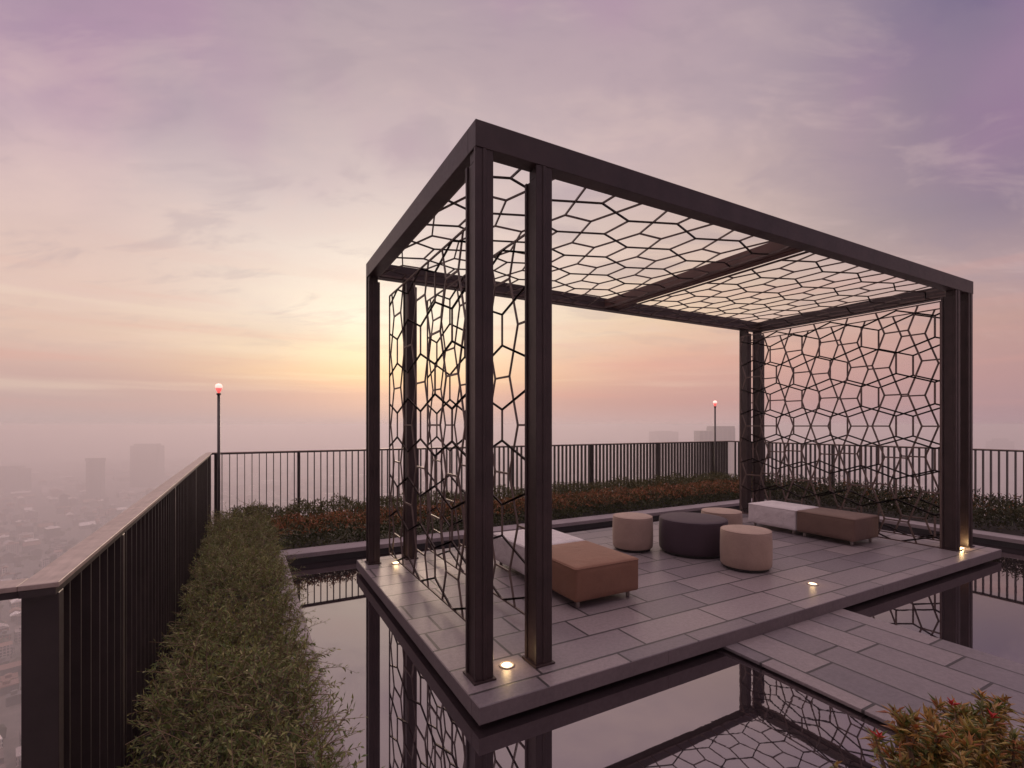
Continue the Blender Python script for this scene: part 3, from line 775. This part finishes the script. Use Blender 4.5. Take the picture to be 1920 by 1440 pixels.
# thin clouds, seen in plan on a high layer
cp = wn('ShaderNodeCombineXYZ'); den = math_('ADD', math_('MAXIMUM', sp.outputs[2], 0.), .22)
wl(math_('DIVIDE', sp.outputs[0], den), cp.inputs[0]); wl(math_('DIVIDE', sp.outputs[1], den), cp.inputs[1])
mpc = wn('ShaderNodeMapping'); mpc.inputs['Rotation'].default_value = (0,0,.5); mpc.inputs['Scale'].default_value = (.8,1.5,1); wl(cp.outputs[0], mpc.inputs[0])
n1 = wn('ShaderNodeTexNoise'); n1.inputs['Scale'].default_value = 1.5; n1.inputs['Detail'].default_value = 7; n1.inputs['Roughness'].default_value = .55; n1.inputs['Distortion'].default_value = .4; wl(mpc.outputs[0], n1.inputs['Vector'])
hi = rng_(el, 3, 14)
cl = math_('MULTIPLY', rng_(n1.outputs['Fac'], .48, .72), math_('MULTIPLY', math_('MULTIPLY', hi, rng_(az, 42, 18)), .38))
c = mixc(cl, c, lin((236,208,196)))
n2 = wn('ShaderNodeTexNoise'); n2.inputs['Scale'].default_value = 1.05; n2.inputs['Detail'].default_value = 5; wl(cp.outputs[0], n2.inputs['Vector'])
cg = math_('MULTIPLY', rng_(n2.outputs['Fac'], .50, .68), math_('MULTIPLY', hi, .26))
c = mixc(cg, c, lin((158,142,162)))
n3 = wn('ShaderNodeTexNoise'); n3.inputs['Scale'].default_value = 2.3; n3.inputs['Detail'].default_value = 3; wl(d, n3.inputs['Vector'])
c = mixc(math_('MULTIPLY', rng_(n3.outputs['Fac'], .47, .66), math_('MULTIPLY', rng_(el, 14, 30), .48)), c, lin((176,132,166)))
# soft mottling of the cloud sheet
n5 = wn('ShaderNodeTexNoise'); n5.inputs['Scale'].default_value = 3.6; n5.inputs['Detail'].default_value = 6; n5.inputs['Roughness'].default_value = .6; n5.inputs['Distortion'].default_value = .5; wl(mpc.outputs[0], n5.inputs['Vector'])
c = mixc(math_('MULTIPLY', rng_(n5.outputs['Fac'], .5, .68), math_('MULTIPLY', hi, .20)), c, lin((226,196,190)))
c = mixc(math_('MULTIPLY', rng_(n5.outputs['Fac'], .5, .34), math_('MULTIPLY', hi, .22)), c, lin((150,134,150)))
# level streaks low in the sky
st = wn('ShaderNodeCombineXYZ'); wl(math_('MULTIPLY', az, .022), st.inputs[0]); wl(math_('MULTIPLY', el, .42), st.inputs[1])
n4 = wn('ShaderNodeTexNoise'); n4.inputs['Scale'].default_value = 1.; n4.inputs['Detail'].default_value = 5; wl(st.outputs[0], n4.inputs['Vector'])
low = math_('MULTIPLY', rng_(el, .5, 4), rng_(el, 20, 7))
c = mixc(math_('MULTIPLY', rng_(n4.outputs['Fac'], .5, .66), math_('MULTIPLY', low, .34)), c, lin((220,160,148)))
c = mixc(math_('MULTIPLY', rng_(n4.outputs['Fac'], .48, .34), math_('MULTIPLY', math_('MULTIPLY', low, rng_(az, 35, 10)), .28)), c, lin((244,224,200)))
bg = wn('ShaderNodeBackground'); wl(c, bg.inputs[0]); wl(rng_(el, 44, 70, 1.0, 2.35), bg.inputs[1])  # strength raised overhead, out of view, added to lift the foreground
sky = wn('ShaderNodeTexSky', sky_type='NISHITA', sun_disc=False); sky.sun_elevation = SUN_EL; sky.sun_rotation = SUN_AZ; sky.dust_density = 4
bg2 = wn('ShaderNodeBackground'); wl(sky.outputs[0], bg2.inputs[0]); bg2.inputs[1].default_value = .004
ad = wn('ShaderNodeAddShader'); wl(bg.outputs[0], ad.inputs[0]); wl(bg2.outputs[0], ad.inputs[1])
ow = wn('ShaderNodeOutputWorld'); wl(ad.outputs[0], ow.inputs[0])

sl = bpy.data.lights.new('sun', 'SUN'); sl.energy = .72; sl.angle = math.radians(12); sl.color = (1,.74,.55)
so = bpy.data.objects.new('sun', sl); COL.objects.link(so)
sd = Vector((math.sin(SUN_AZ)*math.cos(SUN_EL), math.cos(SUN_AZ)*math.cos(SUN_EL), math.sin(SUN_EL)))
so.rotation_euler = sd.to_track_quat('Z','Y').to_euler(); so.location = (3,20,12)

# ------------------------------------------------------------------ camera
cd = bpy.data.cameras.new('camera'); cam = bpy.data.objects.new('camera', cd); COL.objects.link(cam); scene.camera = cam
cam.location = (0,0,1.5); cam.rotation_euler = (PI/2, 0, -math.atan2(.4786,.878))
cd.sensor_width = 36; cd.lens = 36*919/1920; cd.shift_y = 77/1920; cd.clip_start = .05; cd.clip_end = 12000
vs = scene.view_settings; vs.view_transform = 'Standard'; vs.look = 'None'; vs.exposure = 0; vs.gamma = 1; vs.use_curve_mapping = False
scene.cycles.volume_bounces = 8; scene.cycles.max_bounces = 12
